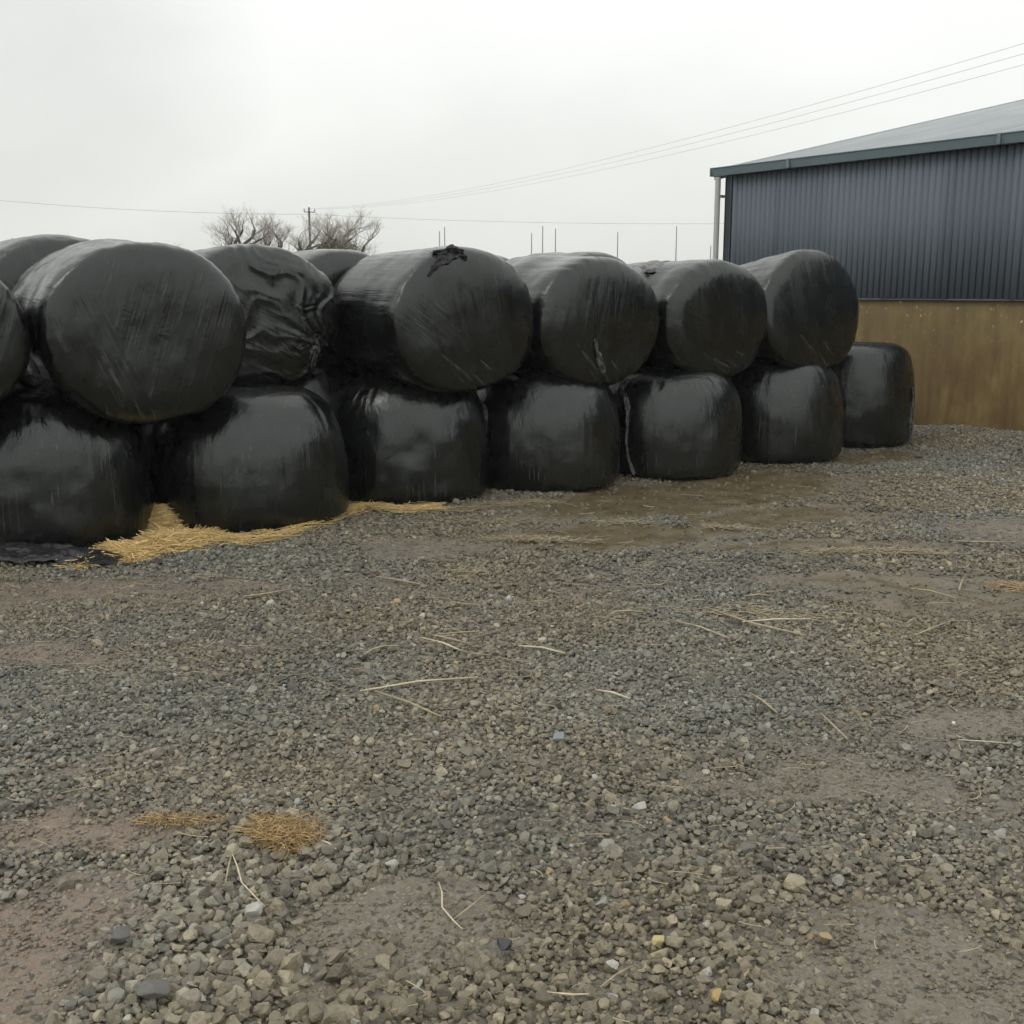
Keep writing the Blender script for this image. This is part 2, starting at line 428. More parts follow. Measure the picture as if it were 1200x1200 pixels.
# ------------------------------------------------------------------ ground
# patches of bare ground: photo position, radii in metres, strength, wet, red
PATCH = []
def patch(px, py, rx, ry, rot=0, s=1.0, wet=0.0, red=0.0):
    x, y = at(px, py); PATCH.append((x, y, rx, ry, R(rot), s, wet, red))
patch(40, 975, .50, .12, 5, 1.1, 0, 1.0)
patch(15, 1130, .22, .55, 0, 1.1, 0, 1.0)
patch(60, 905, .45, .16, 0, .55, 0, .9)
patch(470, 1090, .30, .33, 20, 1.1, 0, .0)
patch(360, 1170, .25, .22, 0, .7, 0, .15)
patch(1120, 1150, .38, .40, -35, 1.1, 0, .15)
patch(1010, 925, .65, .13, -12, .9, 0, .0)
patch(1170, 850, .5, .18, 0, .9, 0, .0)
patch(960, 900, .25, .20, 0, .7, 0, .1)
patch(60, 690, 1.2, .45, 5, .7, .1, .8)
patch(35, 770, .35, .16, 0, .95, .2, .9)
patch(290, 685, .35, .18, 0, .9, .2, .6)
patch(140, 765, .5, .3, 0, .3, 0, .3)
patch(510, 640, .5, .25, 0, .65, .4, .1)
patch(560, 690, .8, .35, 0, .5, .1, .15)
patch(660, 605, .9, .35, 0, .8, .5, .3)
patch(820, 578, 1.9, .75, 30, 1.2, 1.0, .25)
patch(740, 625, 1.0, .42, 10, 1.1, .9, .3)
patch(900, 560, 1.0, .5, 40, .9, 1.0, .2)
patch(890, 606, 1.2, .5, 20, .8, .85, .15)
patch(960, 640, 1.1, .28, 0, .8, .8, .3)
patch(1000, 680, 1.1, .25, -5, .8, .7, .15)
patch(1150, 705, 1.0, .28, 0, .8, .7, .25)
patch(1190, 625, .6, .5, 0, .7, .4, .3)
patch(1030, 535, 1.0, .45, 40, .9, .9, .3)
patch(680, 690, .8, .5, 0, .5, .0, .1)
patch(860, 660, .8, .25, 0, .4, .3, .2)
patch(720, 700, 1.0, .4, 0, .35, .1, .1)
def masks(x, y):
    wx = x+.16*fbm(x*2.2, y*2.2, 0, 50, 3)+.07*noise(x*9, y*9, 0, 52); wy = y+.16*fbm(x*2.2+9, y*2.2, 0, 51, 3)+.05*noise(x*9, y*9, 5, 53)
    mud = np.zeros_like(x); wet = np.zeros_like(x); red = np.zeros_like(x)
    for (cx, cy, rx, ry, a, s, w_, rd) in PATCH:
        dx, dy = wx-cx, wy-cy
        e = ((dx*math.cos(a)+dy*math.sin(a))/rx)**2+((-dx*math.sin(a)+dy*math.cos(a))/ry)**2
        g = np.exp(-e*.9)
        mud = np.maximum(mud, g*s); wet = np.maximum(wet, g*w_); red = np.maximum(red, np.exp(-e*.45)*rd)
    base = .25*fbm(x*1.1+3, y*1.1, 0, 60, 3)+.18*fbm(x*3.3, y*3.3, 0, 61, 2)
    mud = np.clip(mud+base*1.3*(1-mud*.5)+.02, 0, 1.2)
    return mud, wet, red
WALL_P = np.array([4.97, 13.85]); WALL_D = np.array([-math.sin(R(35.1)), math.cos(R(35.1))]); WALL_N = -RD  # towards the yard
def ground_h(x, y):
    h = .012*fbm(x*.9, y*.9, 0, 70, 2)+.012*fbm(x*3.5, y*3.5, 0, 71, 2)
    mud, wet, red = masks(x, y)
    h = h-.012*np.clip(mud, 0, 1)-.008*wet
    d = (x-WALL_P[0])*RD[0]+(y-WALL_P[1])*RD[1]              # behind the wall face > 0
    h = h + .07*sstep(-1.3, -.1, d)*sstep(0.2, -.8, (x-WALL_P[0])*WALL_D[0]+(y-WALL_P[1])*WALL_D[1])
    far = sstep(30, 60, np.hypot(x, y))
    return h*(1-far)
def stretch(lo, hi, step, far, n):
    mid = np.arange(lo, hi, step)
    g = np.geomspace(step*2, far, n)
    return np.concatenate([lo-g[::-1], mid, mid[-1]+g])
gx = stretch(-6.5, 9.0, .03, 130, 30); gy = stretch(1.2, 15.5, .03, 130, 30)
X, Y = np.meshgrid(gx, gy)
Z = ground_h(X, Y)
near = sstep(25, 12, np.hypot(X, Y))
Z = Z + near*(.0035*noise(X*22, Y*22, 0, 80)+.0045*noise(X*11, Y*11, 0, 81))
mud, wet, red = masks(X, Y)
me = grid_mesh('gravel_ground', np.stack([X, Y, Z], -1))
for nm, A_ in (('mud', mud), ('wet', wet), ('red', red)):
    a_ = me.attributes.new(nm, 'FLOAT', 'POINT'); a_.data.foreach_set('value', A_.reshape(-1).astype(np.float32))
t = NT('yard_ground')
tc = t.n('ShaderNodeTexCoord').outputs['Object']
A = lambda n: t.n('ShaderNodeAttribute', attribute_name=n).outputs['Fac']
mudA, wetA, redA = A('mud'), A('wet'), A('red')
v1 = t.n('ShaderNodeTexVoronoi'); v1.inputs['Scale'].default_value = 62; t.l(tc, v1.inputs['Vector'])
v2 = t.n('ShaderNodeTexVoronoi'); v2.inputs['Scale'].default_value = 130; t.l(tc, v2.inputs['Vector'])
def gray(nd):
    s = t.n('ShaderNodeSeparateColor'); t.l(nd.outputs['Color'], s.inputs[0]); return s.outputs[0]
g1, g2 = gray(v1), gray(v2)
fine = t.noise(tc, 55, 6, .7); big = t.noise(tc, 1.7, 5, .6)
grit = t.ramp(g1, [(0, (.075, .070, .056)), (.5, (.140, .130, .105)), (.85, (.20, .185, .15)), (1, (.29, .27, .22))])
grit = t.mix(t.ramp(g2, [(.3, 0.), (1, .6)]), grit, (.12, .108, .09))
soil = t.ramp(t.noise(tc, 9, 6, .65), [(.3, (.125, .108, .078)), (.7, (.205, .180, .132))])
soilr = t.ramp(t.noise(tc, 9, 6, .65), [(.3, (.165, .112, .082)), (.7, (.255, .185, .135))])
soil = t.mix(redA, soil, soilr)
soil = t.mix(t.math('MULTIPLY', fine, .35), soil, grit)
soil = t.mix(t.math('GREATER_THAN', g2, .80), soil, (.20, .185, .155)); soil = t.mix(t.math('LESS_THAN', g1, .12), soil, (.075, .066, .05))
col = t.mix(t.ramp(mudA, [(.35, 0.), (.75, 1.)]), t.mix(.5, grit, (.10, .088, .066)), soil)
wetm = t.math('ADD', wetA, t.math('MULTIPLY', t.math('SUBTRACT', t.noise(tc, 3.3, 5, .65), .5), .9))
wetm = t.ramp(wetm, [(.38, 0.), (.62, 1.)])
col = t.mix(wetm, col, t.ramp(t.noise(tc, 5, 5), [(.3, (.090, .068, .034)), (.7, (.140, .110, .062))]))
rough = t.mix(wetm, t.ramp(fine, [(.3, .62), (.7, .9)]), t.ramp(t.noise(tc, 6, 4), [(.4, .22), (.65, .5)]))
h = t.math('ADD', t.math('MULTIPLY', v1.outputs['Distance'], -.8), t.math('MULTIPLY', v2.outputs['Distance'], -.5))
h = t.math('ADD', h, t.math('MULTIPLY', fine, .7))
bs = t.n('ShaderNodeBump'); bs.inputs['Distance'].default_value = .010
t.l(t.mix(wetm, (.75,)*3, (.16,)*3), bs.inputs['Strength']); t.l(h, bs.inputs['Height'])
t.set(Base_Color=col, Roughness=rough, Normal=bs.outputs[0])
M_GROUND = t.m
go = link('gravel_ground', me, M_GROUND, None, True); tag(go, kind='structure')

# ---- loose gravel: prototypes scattered on the sheet (uncountable)
t = NT('crushed_stone')
tc = t.n('ShaderNodeTexCoord').outputs['Object']
ia = t.n('ShaderNodeAttribute', attribute_name='tone', attribute_type='INSTANCER').outputs['Color']
oc = t.noise(tc, 3.0, 4, .6)
c = t.mix(1.0, ia, t.ramp(oc, [(.25, .72), (.75, 1.3)]), 'MULTIPLY')
t.set(Base_Color=c, Roughness=t.ramp(oc, [(.3, .42), (.7, .75)]), Normal=t.bump(t.noise(tc, 7, 4), .35, .08)); M_STONE = t.m
def rock_mesh(name, seed, flat=.62, npt=18, bev=.09):
    r = random.Random(seed); bm = bmesh.new()
    for i in range(npt):
        v = Vector((r.gauss(0, 1), r.gauss(0, 1), r.gauss(0, 1))).normalized()*r.uniform(.40, .56)
        v.x *= r.uniform(1.0, 1.15); v.z *= flat
        bm.verts.new(v)
    res = bmesh.ops.convex_hull(bm, input=bm.verts)
    bmesh.ops.delete(bm, geom=[v for v in bm.verts if not v.link_faces], context='VERTS')
    bmesh.ops.dissolve_limit(bm, angle_limit=R(14), verts=bm.verts, edges=bm.edges)
    bmesh.ops.bevel(bm, geom=list(bm.edges), offset=bev, segments=2, profile=.6, affect='EDGES', clamp_overlap=True)
    bmesh.ops.recalc_face_normals(bm, faces=bm.faces)
    me = bpy.data.meshes.new(name); bm.to_mesh(me); bm.free(); return me
protos = bpy.data.collections.new('stone_shapes')
NPROTO = 14
for k in range(NPROTO):
    me = rock_mesh('stone_shape', 100+k, flat=random.uniform(.62, .95)); me.materials.append(M_STONE)
    protos.objects.link(bpy.data.objects.new('stone_shape_%02d' % k, me))

def scatter(cell, y0, y1, size_fn, dens_fn, seed):
    r = np.random.default_rng(seed)
    xs = np.arange(-6.4, 8.9, cell); ys = np.arange(y0, y1, cell)
    Xc, Yc = np.meshgrid(xs, ys); Xc = Xc.ravel(); Yc = Yc.ravel()
    keep = (np.abs(Xc) < .47*Yc+1.5); Xc = Xc[keep]; Yc = Yc[keep]
    Xc = Xc+r.uniform(-.6, .6, Xc.size)*cell; Yc = Yc+r.uniform(-.6, .6, Yc.size)*cell
    m_, w_, rd_ = masks(Xc, Yc)
    keep = r.random(Xc.size) < dens_fn(Xc, Yc, m_, w_)
    for (bx, by, br) in bale_foot: keep &= np.hypot(Xc-bx, Yc-by) > br*.86
    keep &= ((Xc-O[0])*AX[0]+(Yc-O[1])*AX[1]) < (.5+ 0*Xc+ 9*((Xc-O[0])*RD[0]+(Yc-O[1])*RD[1] > 4.0))
    keep &= ((Xc-WALL_P[0])*RD[0]+(Yc-WALL_P[1])*RD[1]) < -.01
    Xc, Yc, m_, w_, rd_ = Xc[keep], Yc[keep], m_[keep], w_[keep], rd_[keep]
    s = size_fn(Xc, Yc, r)
    return Xc, Yc, m_, w_, rd_, s
def coarse(x, y):
    """zones where the stones are bigger: the near left corner and a band at near right"""
    return np.clip(np.exp(-(((x+.55)/.45)**2+((y-2.6)/.5)**2))+.35*np.exp(-(((x-.75)/.5)**2+((y-2.5)/.55)**2)), 0, 1)
def size1(x, y, r):
    s = np.exp(r.normal(0, .30, x.size))*.0185
    return np.clip(s*(1+1.05*coarse(x, y)*r.random(x.size)**.5), .009, .075)
def size2(x, y, r): return np.exp(r.normal(0, .3, x.size))*.0115
dens1 = lambda x, y, m, w: np.clip(1.2-1.14*sstep(.20, .95, m)-.45*w, .07, 1)*(.8+.35*noise(x*7, y*7, 0, 97))*(1-.25*coarse(x, y))
sets = []
sets.append(scatter(.0172, 1.5, 6.5, size1, dens1, 1))
sets.append(scatter(.0215, 6.5, 16.0, lambda x, y, r: size1(x, y, r)*1.15, dens1, 2))
sets.append(scatter(.0170, 1.5, 6.0, size2, lambda x, y, m, w: np.clip(.45+.40*sstep(.2, .7, m)-.45*w, .08, 1), 3))
sets.append(scatter(.13, 1.5, 9.0, lambda x, y, r: .033+.018*r.random(x.size)+.024*coarse(x, y), lambda x, y, m, w: .25*(1-sstep(.3, .8, m))+.5*coarse(x, y)*(m < .5), 4))
Xs, Ys, Ms, Ws, Rs, Ss = [np.concatenate(a) for a in zip(*sets)]
n = Xs.size
Zs = ground_h(Xs, Ys)
bury = np.where(Ms > .5, -.20, .06)
lift = rng.random(n)
Zs = Zs + Ss*(bury+.32*lift)
tone = np.exp(rng.normal(-.02, .27, n))
base = np.array([.188, .171, .128])
cols = base[None, :]*(tone*(1+.22*fbm(Xs*.7+5, Ys*.7, 0, 92, 3)))[:, None]
hue = rng.random(n)
zone = fbm(Xs*.9, Ys*.9, 0, 90, 2)                     # bluish and brownish drifts
blue = np.array([.93, 1.0, 1.09]); brown = np.array([1.06, 1.0, .90])
kz = np.clip(.5+zone*1.3+rng.normal(0, .22, n), 0, 1)[:, None]
cols = cols*(blue*kz+brown*(1-kz))
tan = hue > .990; cols[tan] = np.array([.26, .20, .115])*np.clip(tone[tan, None], .6, 1.4)
pale = (hue < .010); cols[pale] = np.array([.34, .33, .29])*np.clip(tone[pale, None], .7, 1.3)
dk = (hue > .02) & (hue < .07); cols[dk] *= .5
mm = (np.clip(Ms, 0, 1)**1.5*.6)[:, None]
cols = cols*(1-mm)+np.where(Rs[:, None] > .4, np.array([.215, .160, .118]), np.array([.175, .155, .112]))*mm
cols = np.clip(cols*(1-.3*np.clip(Ws, 0, 1))[:, None], .02, .5)
pm = bpy.data.meshes.new('loose_gravel'); pm.vertices.add(n)
pm.vertices.foreach_set('co', np.stack([Xs, Ys, Zs], -1).reshape(-1).astype(np.float32))
def attr(nm, typ, key, arr):
    a_ = pm.attributes.new(nm, typ, 'POINT'); a_.data.foreach_set(key, arr.reshape(-1))
attr('tone', 'FLOAT_COLOR', 'color', np.concatenate([cols, np.ones((n, 1))], 1).astype(np.float32))
rot = np.stack([rng.normal(0, .35, n), rng.normal(0, .35, n), rng.uniform(0, 6.283, n)], -1)
attr('spin', 'FLOAT_VECTOR', 'vector', rot.astype(np.float32))
attr('size', 'FLOAT', 'value', (Ss*1.12).astype(np.float32))
attr('shape', 'INT', 'value', rng.integers(0, NPROTO, n).astype(np.int32))
pm.update()
gv = link('loose_gravel', pm); tag(gv, 'loose crushed grey brown stones spread over the whole yard', 'gravel', kind='stuff')
ng = bpy.data.node_groups.new('gravel_scatter', 'GeometryNodeTree')
ng.interface.new_socket('Geometry', in_out='INPUT', socket_type='NodeSocketGeometry')
ng.interface.new_socket('Geometry', in_out='OUTPUT', socket_type='NodeSocketGeometry')
N_ = ng.nodes; gi = N_.new('NodeGroupInput'); gout = N_.new('NodeGroupOutput')
iop = N_.new('GeometryNodeInstanceOnPoints'); ci = N_.new('GeometryNodeCollectionInfo')
ci.inputs['Collection'].default_value = protos; ci.inputs['Separate Children'].default_value = True; ci.inputs['Reset Children'].default_value = True
def na(nm, typ):
    a_ = N_.new('GeometryNodeInputNamedAttribute'); a_.data_type = typ; a_.inputs['Name'].default_value = nm; return a_.outputs['Attribute']
e2r = N_.new('FunctionNodeEulerToRotation')
L_ = ng.links
L_.new(gi.outputs[0], iop.inputs['Points']); L_.new(ci.outputs[0], iop.inputs['Instance']); iop.inputs['Pick Instance'].default_value = True
L_.new(na('shape', 'INT'), iop.inputs['Instance Index']); L_.new(na('spin', 'FLOAT_VECTOR'), e2r.inputs[0]); L_.new(e2r.outputs[0], iop.inputs['Rotation'])
L_.new(na('size', 'FLOAT'), iop.inputs['Scale']); L_.new(iop.outputs[0], gout.inputs[0])
gm = gv.modifiers.new('scatter', 'NODES'); gm.node_group = ng
print('stones', n)

# ---- single stones that stand out
_hx, _hy = np.arange(-9, 11, .05), np.arange(.5, 18, .05)
_HX, _HY = np.meshgrid(_hx, _hy); _HG = ground_h(_HX, _HY).tolist()
def gz(x, y):
    fx = min(max((x+9)/.05, 0), len(_hx)-2.001); fy = min(max((y-.5)/.05, 0), len(_hy)-2.001)
    i, j = int(fx), int(fy); a, b = fx-i, fy-j
    return (_HG[j][i]*(1-a)+_HG[j][i+1]*a)*(1-b)+(_HG[j+1][i]*(1-a)+_HG[j+1][i+1]*a)*b
SINGLE = [ # px, py, size, colour, flat, label
 (770, 1112, .042, (.42, .36, .17), .6, 'pale yellow triangular stone lying alone near the bottom middle'),
 (600, 1141, .040, (.30, .26, .17), .6, 'round tan pebble beside a dark stone near the bottom middle'),
 (591, 1116, .058, (.045, .048, .052), .7, 'dark slate coloured stone just above the round tan pebble'),
 (842, 1180, .048, (.36, .26, .10), .7, 'ochre yellow stone at the bottom edge, right of the middle'),
 (966, 1107, .044, (.30, .23, .12), .7, 'sandy coloured stone among grey gravel at lower right'),
 (655, 873, .070, (.20, .21, .21), .3, 'flat pale grey slab of stone in the middle of the gravel'),
 (1117, 849, .020, (.60, .60, .56), .8, 'small bright white pebble on bare dirt at right'),
 (182, 1177, .095, (.125, .118, .105), .55, 'largest flat grey stone, at the bottom left edge'),
 (350, 945, .034, (.30, .31, .28), .7, 'whitish rounded stone just above the near straw tuft'),
 (140, 1108, .075, (.11, .105, .095), .6, 'squarish grey stone at lower left of the picture'),
 (705, 1065, .036, (.27, .27, .25), .7, 'light grey stone beside a white chip at lower middle'),
]
for k, (px, py, s, c, fl, lb) in enumerate(SINGLE):
    x, y = at(px, py)
    m_ = simple('single_stone', c, .6, 0, .22, 3/s*.3, .3)
    o = link('stone', rock_mesh('stone', 300+k, fl, 16, .06), m_)
    o.scale = (s, s*.85, s); o.rotation_euler = (.1, -.1, k*1.3); o.location = (x, y, gz(x, y)+s*.33+.009)
    tag(o, lb, 'stone')

# ------------------------------------------------------------------ straw
def straw_mat(name, a, b):
    t = NT(name); tc = t.n('ShaderNodeTexCoord').outputs['Object']
    c = t.ramp(t.noise(tc, 45, 3), [(.3, a), (.7, b)]); t.set(Base_Color=c, Roughness=.55)
    return t.m
M_STRAW = straw_mat('golden_straw', (.55, .39, .16), (.90, .70, .36))
M_STRAW2 = straw_mat('weathered_straw', (.24, .20, .125), (.44, .37, .24))
def stalk(mb, x, y, z, az, L, r=.0022, bend=.0, tilt=0.0, n=3, seg=4):
    pts = []
    for i in range(seg+1):
        t_ = i/seg-.5; a_ = az+bend*t_
        pts.append((x+math.cos(a_)*L*t_*math.cos(tilt), y+math.sin(a_)*L*t_*math.cos(tilt), z+L*t_*math.sin(tilt)))
    mb.tube(pts, r, n)
def heap_stalks(mb, n_, hull, hgt, seed, Lr=(.05, .22), base_az=None, spread=3.14, r=.0022):
    """hull(rng) -> x, y, height fraction"""
    rr = random.Random(seed)
    for i in range(n_):
        x, y, hf = hull(rr)
        az = rr.uniform(0, math.pi) if base_az is None else base_az+rr.gauss(0, spread)
        stalk(mb, x, y, gz(x, y)+.008+hgt*hf*rr.random()**.6, az, rr.uniform(*Lr), r*rr.uniform(.7, 1.3), rr.gauss(0, .5), rr.gauss(0, .13))
# main golden heap at the foot of the gap between the first two bales
hp = [at(100, 659), at(150, 650), at(200, 640), at(235, 632), at(190, 620)]
def mound(name, pts, rad, hts, mat, seed):
    """soft low mound the stalks lie on"""
    xs = [p[0] for p in pts]; ys = [p[1] for p in pts]; m_ = max(rad)
    gx_ = np.linspace(min(xs)-m_, max(xs)+m_, 90); gy_ = np.linspace(min(ys)-m_, max(ys)+m_, 60)
    X_, Y_ = np.meshgrid(gx_, gy_); H = np.full_like(X_, -.03)
    for (p, r_, h_) in zip(pts, rad, hts):
        H = np.maximum(H, h_*(1-((X_-p[0])**2+(Y_-p[1])**2)/r_**2))
    H = H+.012*fbm(X_*14, Y_*14, 0, seed, 3)*(H > -.02)
    return X_, Y_, ground_h(X_, Y_)+H
X_, Y_, Z_ = mound('m', hp, [.12, .18, .19, .12, .20], [.035, .07, .10, .035, .16], M_STRAW, 5)
me = grid_mesh('straw_heap', np.stack([X_, Y_, Z_], -1))
heap = link('straw_heap', me, M_STRAW, None, True)
tag(heap, 'bright golden heap of straw at the foot of the two leftmost lower bales', 'straw heap')
mb = MB(); rr = random.Random(3)
for i in range(3000):
    k = rr.choice([0, 1, 1, 2, 2, 2, 3, 3, 4, 4]); r_ = [.14, .21, .22, .15, .22][k]; h_ = [.035, .07, .10, .05, .16][k]
    a_ = rr.uniform(0, 6.283); q = math.sqrt(rr.random())
    x, y = hp[k][0]+math.cos(a_)*q*r_, hp[k][1]+math.sin(a_)*q*r_
    z = gz(x, y)+max(.004, h_*(1-q*q))+rr.uniform(-.003, .014)
    stalk(mb, x, y, z, rr.gauss(.35, .8), rr.uniform(.04, .22), .0028*rr.uniform(.6, 1.4), rr.gauss(0, .6), rr.gauss(0, .20))
mb.build('loose_stalks', M_STRAW, heap)
# trailing strand of straw along the foot of the second and third bales
trail = [(235, 634), (290, 637), (330, 631), (365, 619), (400, 603), (430, 596), (470, 600), (510, 599)]
tp = [at(*p) for p in trail]
def along(pts, t_):
    f = t_*(len(pts)-1); k = min(int(f), len(pts)-2); f -= k
    return pts[k][0]*(1-f)+pts[k+1][0]*f, pts[k][1]*(1-f)+pts[k+1][1]*f, math.atan2(pts[k+1][1]-pts[k][1], pts[k+1][0]-pts[k][0])
mb = MB(); rr = random.Random(9)
for i in range(750):
    t_ = rr.random(); x, y, a_ = along(tp, t_)
    w_ = .025+.045*abs(math.sin(t_*9))
    x += rr.gauss(0, w_); y += rr.gauss(0, w_*.8)
    stalk(mb, x, y, gz(x, y)+rr.uniform(.01, .05), a_+rr.gauss(0, .35), rr.uniform(.05, .26), .0021*rr.uniform(.7, 1.3), rr.gauss(0, .5), rr.gauss(0, .08))
tag(mb.build('straw_trail', M_STRAW), 'long thin trail of straw running along the feet of the second and third lower bales', 'straw')
mb = MB(); tp2 = [at(*p) for p in [(480, 601), (540, 598), (590, 592), (640, 588)]]; 
for i in range(260):
    t_ = rr.random(); x, y, a_ = along(tp2, t_); x += rr.gauss(0, .05); y += rr.gauss(0, .05)
    stalk(mb, x, y, gz(x, y)+rr.uniform(.008, .03), a_+rr.gauss(0, .3), rr.uniform(.05, .3), .002*rr.uniform(.7, 1.3), rr.gauss(0, .4), rr.gauss(0, .05))
tag(mb.build('straw_trail', M_STRAW2), 'faded thin straw trail in front of the third and fourth lower bales', 'straw')
# tufts: px, py, radii, count, material, label
M_TUFT = straw_mat('damp_orange_straw', (.20, .125, .05), (.52, .36, .16))
TUFT = [
 (325, 985, .15, .13, 560, M_TUFT, .035, 'nearest golden tuft of straw lying on coarse gravel at lower left'),
 (210, 962, .22, .04, 110, M_TUFT, .014, 'thin scatter of golden straw just left of the nearest tuft'),
 (635, 634, .42, .12, 260, M_STRAW2, .02, 'tangled straw at the left edge of the muddy puddle'),
 (860, 620, .30, .10, 90, M_STRAW2, .02, 'small wisps of straw in the middle of the wet brown mud'),
 (1025, 652, .52, .10, 300, M_STRAW2, .03, 'flat pale bundle of straw on the wet ground at right'),
 (1192, 688, .22, .16, 60, M_TUFT, .01, 'orange straw wisps by the right edge of the picture'),
 (540, 672, .22, .16, 34, M_STRAW2, .02, 'few upright straw wisps on reddish dirt in front of the third lower bale'),
 (890, 722, .62, .20, 110, M_STRAW2, .008, 'loose faded straw strewn around the longest curved stalk at mid right'),
 (560, 612, .55, .10, 60, M_STRAW2, .01, 'faded straw strewn in front of the fourth lower bale'),
 (735, 615, .35, .10, 70, M_STRAW2, .02, 'sparse straw pieces floating on the brown puddle'),
]
for k, (px, py, rx, ry, cnt, m_, hg, lb) in enumerate(TUFT):
    cx, cy = at(px, py); mb = MB(); rr = random.Random(40+k)
    for i in range(cnt):
        pa_, pq_ = rr.uniform(0, 6.283), rr.random()**.75*(.75+.35*math.sin(rr.random()*6)**2)
        pq_ *= .8+.3*float(noise(math.cos(pa_)*1.5+k*5, math.sin(pa_)*1.5, 0, 99)); x, y = cx+math.cos(pa_)*pq_*rx*1.05, cy+math.sin(pa_)*pq_*ry*1.05+(math.cos(pa_)*pq_)*-.25*ry
        nr_ = k < 2
        stalk(mb, x, y, gz(x, y)+.014+hg*rr.random(), rr.gauss(-.1, 1.0 if nr_ else .6), rr.uniform(.02, .12 if nr_ else .17), (.00095 if nr_ else .0017)*rr.uniform(.6, 1.7), rr.gauss(0, 1.3 if nr_ else .7), rr.gauss(0, .18))
    tag(mb.build('straw_tuft', m_), lb, 'straw')
# tiny bits all over
mb = MB(); rr = random.Random(77)
for i in range(2000):
    y = rr.uniform(2.2, 11.5)**1.0; x = rr.uniform(-.48*y, .48*y)
    if ((x-O[0])*AX[0]+(y-O[1])*AX[1]) > -.85: continue
    keep = .25+.75*(noise(x*1.3, y*1.3, 0, 95) > .1)
    if y < 4: keep *= .3
    if rr.random() > keep: continue
    stalk(mb, x, y, gz(x, y)+.026+rr.random()*.006, rr.gauss(-.1, .8), rr.uniform(.02, .10)*(1+(y > 4.5)*.8), .0014*rr.uniform(.7, 1.3)*(1+(y > 5)*.5), rr.gauss(0, .5), rr.gauss(0, .06))
tag(mb.build('straw_bits', M_STRAW2), 'tiny faded straw bits sprinkled across the gravel', 'straw', kind='stuff')
# stalks one can tell apart
ST = [
 ([(422, 810), (490, 800), (560, 792)], 'long straw stalk, upper arm of the open V in the middle of the gravel'),
 ([(440, 810), (480, 823), (517, 838)], 'straw stalk, lower arm of the open V in the middle of the gravel'),
 ([(500, 740), (520, 746), (545, 751)], 'upper of two parallel straw stalks above the open V'),
 ([(494, 745), (520, 753), (541, 761)], 'lower of two parallel straw stalks above the open V'),
 ([(515, 741), (540, 739), (562, 738)], 'straw stalk lying crosswise over the two parallel stalks'),
 ([(422, 769), (437, 761), (450, 756), (466, 757)], 'short bent straw stalk left of the two parallel stalks'),
 ([(607, 757), (635, 759), (662, 764)], 'pale straw stalk right of the crossed stalks'),
 ([(440, 673), (465, 679), (492, 683)], 'straw stalk on gravel in front of the third lower bale'),
 ([(285, 700), (312, 697), (341, 690)], 'thick pale straw stalk near the golden heap, on reddish dirt'),
 ([(514, 1032), (518, 1046), (518, 1060), (532, 1076), (542, 1083)], 'thin kinked straw, left arm of the small V on bare dirt near the bottom'),
 ([(529, 1074), (550, 1061), (568, 1045)], 'straight straw, right arm of the small V on bare dirt near the bottom'),
 ([(704, 1156), (722, 1144), (742, 1131)], 'flattened straw stalk beside the pale yellow stone at the bottom'),
 ([(640, 1160), (670, 1166), (690, 1164)], 'grey brown straw stalk at the bottom, left of the flattened one'),
 ([(782, 728), (820, 738), (855, 749)], 'long straw stalk at mid right, slanting down to the right'),
 ([(828, 712), (880, 730), (945, 744)], 'longest curved straw stalk at mid right'),
 ([(870, 728), (910, 727), (950, 726)], 'straw stalk lying across the longest curved one'),
 ([(878, 809), (893, 821), (911, 834)], 'short slanting straw stalk on open gravel at right'),
 ([(962, 835), (977, 849), (993, 865)], 'slanting straw stalk just left of the bare dirt patch at right'),
 ([(1123, 865), (1155, 867), (1184, 868)], 'level straw stalk on bare dirt close to the white pebble'),
 ([(1122, 866), (1126, 878)], 'tiny upright straw touching the left end of the level stalk'),
 ([(271, 1000), (268, 1015), (264, 1034)], 'short straw hanging straight down from the nearest tuft'),
 ([(272, 998), (278, 1015), (283, 1032), (310, 1060)], 'bent straw slanting down to the right from the nearest tuft'),
 ([(1066, 686), (1090, 690), (1121, 697)], 'pale straw stalk beside wet mud near the right edge'),
 ([(1072, 743), (1090, 737), (1112, 726)], 'curved straw stalk at right, rising towards the wall'),
 ([(698, 806), (718, 811), (738, 817)], 'short straw stalk in the grey gravel right of the open V'),
 ([(718, 719), (735, 719), (753, 719)], 'small level straw stalk in front of the fifth lower bale'),
 ([(872, 699), (890, 697), (906, 698)], 'pale level straw stalk between gravel and the wet mud'),
 ([(375, 985), (384, 990), (394, 996)], 'stout golden straw sticking out of the nearest tuft to the right'),
 ([(1115, 633), (1150, 634), (1190, 634)], 'level pale straw streak on wet gravel near the concrete wall'),
 ([(1130, 672), (1127, 680), (1124, 689)], 'small upright pale straw in the mud near the right edge'),
]
for k, (pts, lb) in enumerate(ST):
    mb = MB(); P3 = []
    for j, (a_, b_) in enumerate(pts):
        x, y = at(a_, b_, .03); P3.append((x, y, gz(x, y)+.027+.005*(j % 2)))
    d_ = P3[0][1]
    mb.tube(P3, [r_*q_ for r_, q_ in zip([(.0031+.00036*d_) if d_ > 4 else .0026]*len(P3), [.75, 1.1, .9, 1.0, .7, .6][:len(P3)])], 5)
    tag(mb.build('straw_stalk', M_STRAW2 if k % 3 else straw_mat('pale_straw', (.44, .38, .26), (.64, .56, .40)), None, True), lb, 'straw', 'single straw stalks on the gravel')

